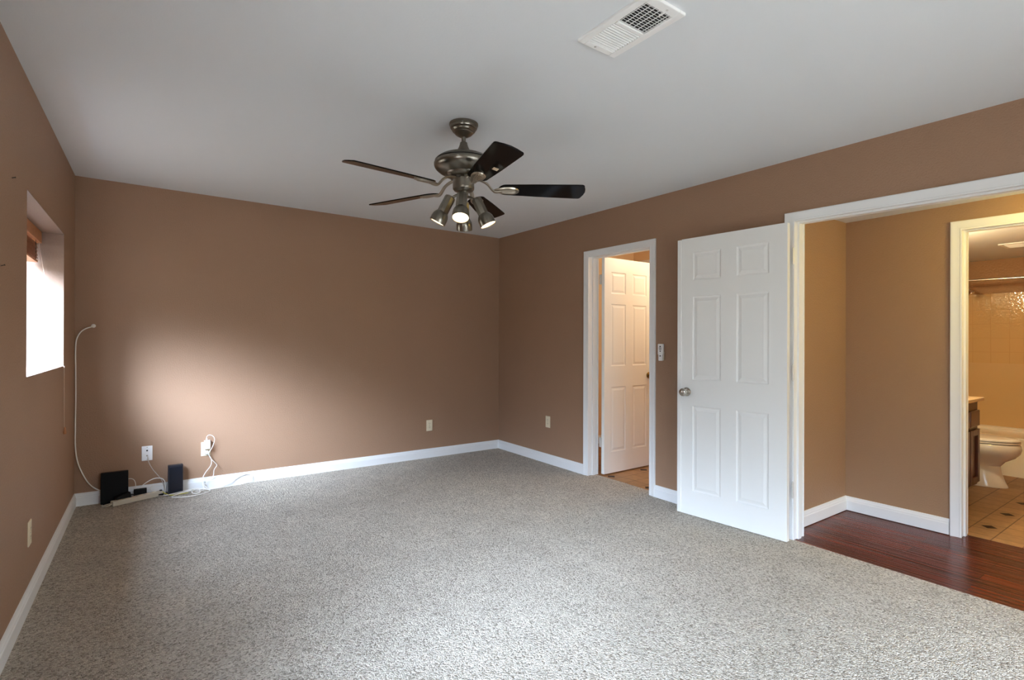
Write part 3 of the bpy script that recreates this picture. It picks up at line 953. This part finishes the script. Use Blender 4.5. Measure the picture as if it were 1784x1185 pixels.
ang = math.atan2(.131, .316)
ps = thing('power_strip', 'long ivory power strip lying on the carpet before the black modem', 'power strip', (.385, -.095, .003), ang)
bm = BM(); box(bm, -.170, .170, -.024, .024, 0, .036); obj('case', bm, GREYP, ps, bevel=.004)
for k in range(6):
    bm = BM(); box(bm, -.120+k*.046-.014, -.120+k*.046+.014, -.013, .013, .0355, .0372)
    obj('socket', bm, IVORY, ps, bevel=.001)
bm = BM(); box(bm, .150, .164, -.009, .009, .036, .043); obj('switch', bm, DARK, ps, bevel=.001)
bm = BM(); tube(bm, [(-.168, 0, .018), (-.190, -.004, .010), (-.205, .006, .006), (-.215, .030, .005), (-.19, .052, .005), (-.12, .060, .005)], .0045, 10, 6)
obj('cord', bm, GREYP, ps, smooth=True)
GA = 'black power adapters by the power strip'
ad = thing('power_adapter', 'small black power adapter in front of the router side of the strip', 'adapter', (.398, -.034, .003), .02, GA)
bm = BM(); box(bm, -.041, .041, -.017, .017, .008, .074); obj('case', bm, BLACKP, ad, bevel=.005)
bm = BM(); box(bm, -.028, .028, -.014, .014, 0, .010); obj('base', bm, BLACKP, ad)
ad = thing('power_adapter', 'low black power adapter leaning at the foot of the black modem', 'adapter', (.300, -.112, .0405), ang, GA)
bm = BM()
prism(bm, [(-.055, -.020, 0), (.042, -.020, 0), (.036, -.020, .040), (-.020, -.020, .030), (-.055, -.020, .016)], (0, .040, 0))
obj('case', bm, BLACKP, ad, bevel=.004)
bm = BM(); tube(bm, [(.040, 0, .016), (.058, .002, .012), (.072, .006, .002), (.085, .016, -.010)], .003, 8, 5)
obj('cord', bm, BLACKP, ad, smooth=True)
pl = thing('black_plug', 'small black cable plugs lying at the right end of the power strip', 'plug', (.552, -.040, .004), .1)
bm = BM(); box(bm, -.040, -.008, -.030, -.014, .002, .018); obj('plug_body', bm, BLACKP, pl, bevel=.003)
bm = BM(); box(bm, .004, .042, -.034, -.016, .001, .020); obj('plug_body', bm, BLACKP, pl, bevel=.003)
bm = BM(); tube(bm, [(-.012, -.022, .012), (0, -.006, .020), (.02, .006, .016), (.045, .004, .008), (.075, -.004, .006), (.11, .010, .006)], .003, 8, 5)
obj('cord', bm, BLACKP, pl, smooth=True)

# plugs in the outlet
ch = thing('charger', 'white square charger plugged into the upper socket on the far wall', 'charger', (.846, -.008, .3655))
bm = BM(); box(bm, -.022, .022, -.030, 0, -.036, .036); obj('body', bm, WHITEP, ch, bevel=.004)
bm = BM(); tube(bm, [(-.004, -.016, .034), (-.004, -.016, .052)], .006, 12, 1); obj('connector', bm, WHITEP, ch, smooth=True)
bm = BM()
P = [(-.004, -.016, .050), (-.003, -.017, .066), (.010, -.019, .078), (.032, -.020, .074), (.050, -.020, .052), (.050, -.021, .020), (.034, -.022, -.030), (.012, -.024, -.068),
     (.022, -.022, -.110), (.058, -.018, -.158), (.070, -.017, -.180), (.050, -.017, -.215), (.044, -.018, -.262), (.012, -.022, -.290), (-.016, -.024, -.315), (-.028, -.028, -.352), (-.026, -.036, -.364)]
tube(bm, P, .0024, 8, 6); obj('cord', bm, CABLE, ch, smooth=True)
rp_ = thing('round_plug', 'white round plug in the lower socket under the charger', 'plug', (.842, -.008, .302))
bm = BM(); lathe(bm, [(.001, 0), (.017, 0), (.0185, .004), (.0165, .016), (.012, .021), (.001, .022)], 24, Matrix.Rotation(PI/2, 4, 'X')); obj('body', bm, WHITEP, rp_, smooth=True)
bm = BM()
P = [(.004, -.014, -.010), (.016, -.018, -.022), (.034, -.018, -.062), (.030, -.018, -.110), (-.008, -.020, -.165), (-.026, -.022, -.205), (-.022, -.024, -.250), (-.006, -.030, -.280), (.01, -.05, -.290)]
tube(bm, P, .0032, 8, 6); obj('cord', bm, CABLE, rp_, smooth=True)


def cable(name, label, P, r, m, cat='cable', group=None):
    o_ = Vector(P[0])
    bm = BM(); tube(bm, [Vector(p)-o_ for p in P], r, 10, 8)
    o = obj(name, bm, m, None, smooth=True)
    o.location = o_
    return tag(o, label, cat, group)


# white coax from the hole high on the far wall down the corner
wc = thing('wall_cable', 'white cable looping from a high wall hole down the corner to the modem', 'cable', (.109, 0, 1.334))
bm = BM(); lathe(bm, [(.001, 0), (.013, 0), (.014, .002), (.010, .006), (.004, .008)], 24, Matrix.Rotation(PI/2, 4, 'X')); obj('grommet', bm, WHITEP, wc, smooth=True)
PA = [(.109, -.004, 1.334), (.095, -.026, 1.325), (.066, -.034, 1.312), (.036, -.034, 1.285), (.014, -.030, 1.232), (.008, -.026, 1.15), (.009, -.024, 1.0), (.010, -.022, .80), (.008, -.022, .60), (.009, -.022, .44), (.022, -.022, .33), (.050, -.022, .240), (.085, -.022, .165), (.128, -.022, .115), (.180, -.021, .088), (.24, -.019, .08)]
bm = BM(); tube(bm, [Vector(p)-Vector((.109, 0, 1.334)) for p in PA], .0042, 10, 8); obj('cord', bm, CABLE, wc, smooth=True)
cable('coax_cable', 'thin grey coax cable hanging from the white wall plate', [(.440, -.012, .322), (.444, -.030, .312), (.452, -.030, .270), (.476, -.026, .215), (.508, -.024, .165), (.535, -.024, .12), (.552, -.022, .06), (.556, -.024, .012)], .0028, GCABLE)
cable('arched_cable', 'white cable arching up from behind the adapter to the router', [(.372, -.022, .062), (.395, -.024, .082), (.430, -.026, .112), (.470, -.028, .135), (.505, -.028, .141), (.540, -.028, .130), (.558, -.028, .098), (.560, -.028, .05), (.556, -.030, .010)], .0038, CABLE)
cable('modem_cable', 'short white cable curling down from the right side of the modem', [(.322, -.040, .165), (.340, -.036, .163), (.358, -.032, .150), (.368, -.030, .120), (.366, -.030, .08), (.350, -.028, .05), (.338, -.028, .012)], .0022, CABLE)
cable('looped_cable', 'thin white cable lying in a small loop against the baseboard by the router', [(.545, -.020, .092), (.520, -.021, .084), (.480, -.022, .084), (.462, -.024, .070), (.470, -.028, .048), (.510, -.034, .034), (.550, -.040, .026), (.580, -.085, .010), (.60, -.095, .006)], .0026, CABLE)
cable('baseboard_cable', 'white cable resting in a wide loop against the baseboard right of the router', [(.815, -.020, .060), (.830, -.045, .010), (.90, -.050, .008), (.965, -.044, .010), (1.02, -.028, .030), (1.075, -.020, .060), (1.125, -.019, .078), (1.165, -.019, .072), (1.185, -.022, .048), (1.16, -.034, .018), (1.10, -.052, .007), (1.00, -.062, .006), (.90, -.070, .006), (.82, -.078, .006), (.76, -.082, .006)], .0036, CABLE)
cable('coiled_cable', 'white cable lying in a loose coil on the carpet beside the router', [(.545, -.085, .010), (.60, -.085, .012), (.66, -.080, .018), (.72, -.065, .022), (.765, -.075, .024), (.790, -.110, .020), (.785, -.155, .012), (.755, -.160, .010), (.735, -.130, .014), (.745, -.085, .022), (.775, -.070, .024), (.835, -.095, .016), (.860, -.130, .008), (.825, -.175, .006), (.755, -.200, .006), (.680, -.205, .006), (.625, -.180, .006), (.600, -.150, .007), (.620, -.120, .010), (.665, -.095, .014), (.73, -.080, .020)], .0042, CABLE)
cable('bundled_cable', 'pair of pale cables running across the foot of the router', [(.50, -.060, .010), (.55, -.088, .010), (.61, -.090, .012), (.67, -.082, .020), (.70, -.072, .018), (.74, -.090, .008), (.80, -.10, .006)], .0032, GCABLE)
cable('yellow_cable', 'thin yellow cable snaking behind the power strip to the router', [(.43, -.040, .010), (.47, -.044, .016), (.505, -.048, .030), (.535, -.052, .034), (.56, -.070, .020), (.60, -.100, .008), (.66, -.102, .008), (.71, -.094, .008)], .0028, YCABLE)

# ------------------------------------------------------------------ bathroom
va = thing('bathroom_vanity', 'espresso brown vanity cabinet seen past the bathroom doorway', 'cabinet', (5.33, -3.44, 0))
VX0, VX1, VF = -.50, .565, -.265          # local; front face at VF
bm = BM(); box(bm, VX0, VX1, VF, .265, .10, .765); box(bm, VX0, VX1, VF+.06, .265, 0, .10)
obj('body', bm, VANW, va, bevel=.002)
for a, b in ((.318, .545), (.075, .300), (-.205, .057), (-.485, -.225)):
    bm = BM(); box(bm, a, b, VF-.020, VF, .570, .695); obj('drawer', bm, VANW, va, bevel=.006)
    bm = BM()
    z0, z1, r_ = .125, .545, .048
    box(bm, a, a+r_, VF-.020, VF, z0, z1); box(bm, b-r_, b, VF-.020, VF, z0, z1)
    box(bm, a+r_, b-r_, VF-.020, VF, z0, z0+r_); box(bm, a+r_, b-r_, VF-.020, VF, z1-r_, z1)
    box(bm, a+r_, b-r_, VF-.006, VF, z0+r_, z1-r_)
    obj('door', bm, VANW, va, bevel=.003)
ct = thing('countertop', 'tan countertop on the espresso vanity', 'countertop', (5.33, -3.44, .766))
bm = BM(); box(bm, -.515, .600, -.300, .265, 0, .026); sl = obj('slab', bm, COUNTER, ct, bevel=.006)
bm = BM(); box(bm, -.515, .600, .247, .266, .024, .11); obj('backsplash', bm, COUNTER, ct, bevel=.003)

to = thing('toilet', 'white toilet with closed lid between the vanity and the bathtub', 'toilet', (6.40, -3.44, 0))


def oval(cx, cy, rx, ryf, ryb, z, n=40):
    out = []
    for i in range(n):
        a = 2*PI*i/n
        s, c = math.sin(a), math.cos(a)
        out.append((cx + rx*c, cy + (ryb*s if s > 0 else ryf*s), z))
    return out


def loft(bm, secs, cap=True):
    R = [[bm.verts.new(p) for p in s] for s in secs]
    n = len(R[0])
    for a, b in zip(R, R[1:]):
        for i in range(n): bm.faces.new((a[i], a[(i+1) % n], b[(i+1) % n], b[i]))
    if cap: bm.faces.new(R[0][::-1]); bm.faces.new(R[-1])


bm = BM()
loft(bm, [oval(0, -.06, .122, .288, .20, .0), oval(0, -.06, .122, .286, .20, .012), oval(0, -.06, .113, .268, .20, .05), oval(0, -.06, .106, .244, .20, .12), oval(0, -.06, .106, .238, .20, .175), oval(0, -.07, .120, .258, .21, .215),
          oval(0, -.08, .152, .310, .22, .255), oval(0, -.08, .178, .342, .22, .295), oval(0, -.08, .188, .352, .22, .330), oval(0, -.08, .186, .346, .22, .362), oval(0, -.08, .182, .338, .22, .372)])
obj('bowl', bm, PORC, to, smooth=True)
bm = BM(); loft(bm, [oval(0, -.08, .178, .334, .20, .376), oval(0, -.08, .186, .344, .20, .379), oval(0, -.08, .186, .344, .20, .388), oval(0, -.08, .180, .338, .20, .391)])
obj('seat', bm, PORC, to, smooth=True)
bm = BM(); loft(bm, [oval(0, -.08, .178, .334, .20, .395), oval(0, -.08, .186, .344, .20, .398), oval(0, -.08, .185, .343, .20, .408), oval(0, -.08, .172, .328, .19, .417), oval(0, -.08, .11, .25, .14, .422)])
obj('lid', bm, PORC, to, smooth=True)
bm = BM(); box(bm, -.19, .19, .085, .262, .38, .70)
obj('tank', bm, PORC, to, bevel=.02)
bm = BM(); box(bm, -.20, .20, .075, .266, .701, .735)
obj('tank_lid', bm, PORC, to, bevel=.008)

tu = thing('bathtub', 'white bathtub with a flat apron along the back of the bathroom', 'bathtub', (6.945, -4.06, 0))
bm = BM()
TX, TY0, TY1, TZ = .755, -.885, .885, .356
box(bm, 0, .018, TY0, TY1, 0, TZ-.02)
def rr(x0, x1, y0, y1, r, z, n=8):
    out = []
    for cx, cy, a0 in ((x1-r, y1-r, 0), (x0+r, y1-r, PI/2), (x0+r, y0+r, PI), (x1-r, y0+r, 3*PI/2)):
        for i in range(n+1):
            a = a0 + PI/2*i/n
            out.append((cx+r*math.cos(a), cy+r*math.sin(a), z))
    return out
loft(bm, [rr(-.010, TX-.001, TY0, TY1, .004, TZ-.030), rr(-.010, TX-.001, TY0, TY1, .008, TZ-.006), rr(-.004, TX-.002, TY0+.002, TY1-.002, .01, TZ),
          rr(.075, TX-.05, TY0+.09, TY1-.09, .12, TZ), rr(.085, TX-.06, TY0+.10, TY1-.10, .12, TZ-.012), rr(.13, TX-.10, TY0+.20, TY1-.16, .12, .09), rr(.18, TX-.15, TY0+.26, TY1-.2, .10, .07)])
obj('basin', bm, TUBM, tu, smooth=True)
bm = BM(); box(bm, TX-.022, TX-.001, TY0, TY1, TZ-.001, TZ+.004)
obj('back_ledge', bm, TUBM, tu)

bm = BM(); box(bm, BX1-.012, BX1, BY0, BY1, .356, 1.006); box(bm, BX1-.018, BX1, BY0, BY1, 1.000, 1.012)
box(bm, 6.95, BX1, BY1-.012, BY1, .356, 1.006)
struct('trim_7', bm, SURRS, 'smooth amber lower panel of the tub surround', 'tub surround')
bm = BM(); box(bm, BX1-.010, BX1, BY0, BY1, 1.012, 1.74); box(bm, 6.95, BX1, BY1-.010, BY1, 1.012, 1.74)
struct('trim_8', bm, SURR, 'glossy amber tiles of the upper tub surround', 'tub surround')
rod = thing('shower_rod', 'slim metal shower curtain rod above the bathtub', 'shower rod', (7.05, BY1, 1.838))
bm = BM(); tube(bm, [(0, -.004, 0), (0, BY0-BY1+.004, -.02)], .0115, 16, 1); obj('tube', bm, NICKEL, rod, smooth=True)
bm = BM(); lathe(bm, [(.001, 0), (.026, 0), (.024, .008), (.014, .016), (.001, .016)], 24, Matrix.Rotation(PI/2, 4, 'X')); obj('flange', bm, NICKEL, rod, smooth=True)
shh = thing('wall_shower', 'chrome shower head just inside the bathroom doorway edge', 'shower', (7.35, BY1-.010, 1.80))
bm = BM(); lathe(bm, [(.001, 0), (.026, 0), (.022, .006), (.010, .009)], 24, Matrix.Rotation(PI/2, 4, 'X')); obj('flange', bm, CHROME, shh, smooth=True)
bm = BM(); tube(bm, [(0, 0, 0), (0, -.04, .004), (0, -.08, -.004), (0, -.105, -.028)], .0095, 12, 6); obj('arm', bm, CHROME, shh, smooth=True)
bm = BM()
M = Matrix.Translation((0, -.105, -.028)) @ Matrix.Rotation(math.radians(140), 4, 'X')
lathe(bm, [(.001, -.006), (.013, -.006), (.016, .008), (.018, .02), (.030, .042), (.033, .05), (.031, .056), (.001, .056)], 28, M)
obj('head', bm, CHROME, shh, smooth=True)
bv = thing('bathroom_vent', 'small white vent in the bathroom ceiling', 'vent', (6.72, -3.86, BZ))
bm = BM(); w_, l_ = .14, .18
box(bm, -w_, -w_+.03, -l_, l_, -.010, .002); box(bm, w_-.03, w_, -l_, l_, -.010, .002)
box(bm, -w_+.03, w_-.03, -l_, -l_+.03, -.010, .002); box(bm, -w_+.03, w_-.03, l_-.03, l_, -.010, .002); box(bm, -w_+.03, w_-.03, -.008, .008, -.012, .002)
obj('frame', bm, VENTW, bv, bevel=.003)
bm = BM(); box(bm, -w_+.03, w_-.03, -l_+.03, l_-.03, -.001, .0005); obj('duct', bm, DUCT, bv)  # dark plate painted in place of the shaded hollow
bm = BM()
for i in range(8):
    x = -w_+.03 + (2*w_-.06)*(i+.5)/8
    box(bm, -.009, .009, -l_+.03, l_-.03, -.0006, .0006, M=Matrix.Translation((x, 0, -.006)) @ Matrix.Rotation(math.radians(45), 4, 'Y'))
obj('louvres', bm, VENTW, bv)

# lamps outside the picture that light the hall, bathroom and side room
GLOW = mat('opal_lamp_glass', srgb(255, 236, 200), .3, emit=((1, .78, .45, 1), 4))
for nm, lab, (x, y, z) in (('hall_lamp', 'opal dome lamp on the hall ceiling', (4.2, -4.75, HZ)), ('side_room_lamp', 'opal dome lamp on the side room ceiling', (4.75, -2.15, 2.40))):
    t = thing(nm, lab, 'ceiling lamp', (x, y, z))
    bm = BM(); lathe(bm, [(.001, .001), (.13, .001), (.13, -.018), (.12, -.02), (.001, -.02)], 32); obj('base', bm, NICKEL, t, smooth=True)
    bm = BM(); lathe(bm, [(.12, -.02), (.11, -.05), (.08, -.075), (.04, -.088), (.001, -.09)], 32); obj('shade', bm, GLOW, t, smooth=True)
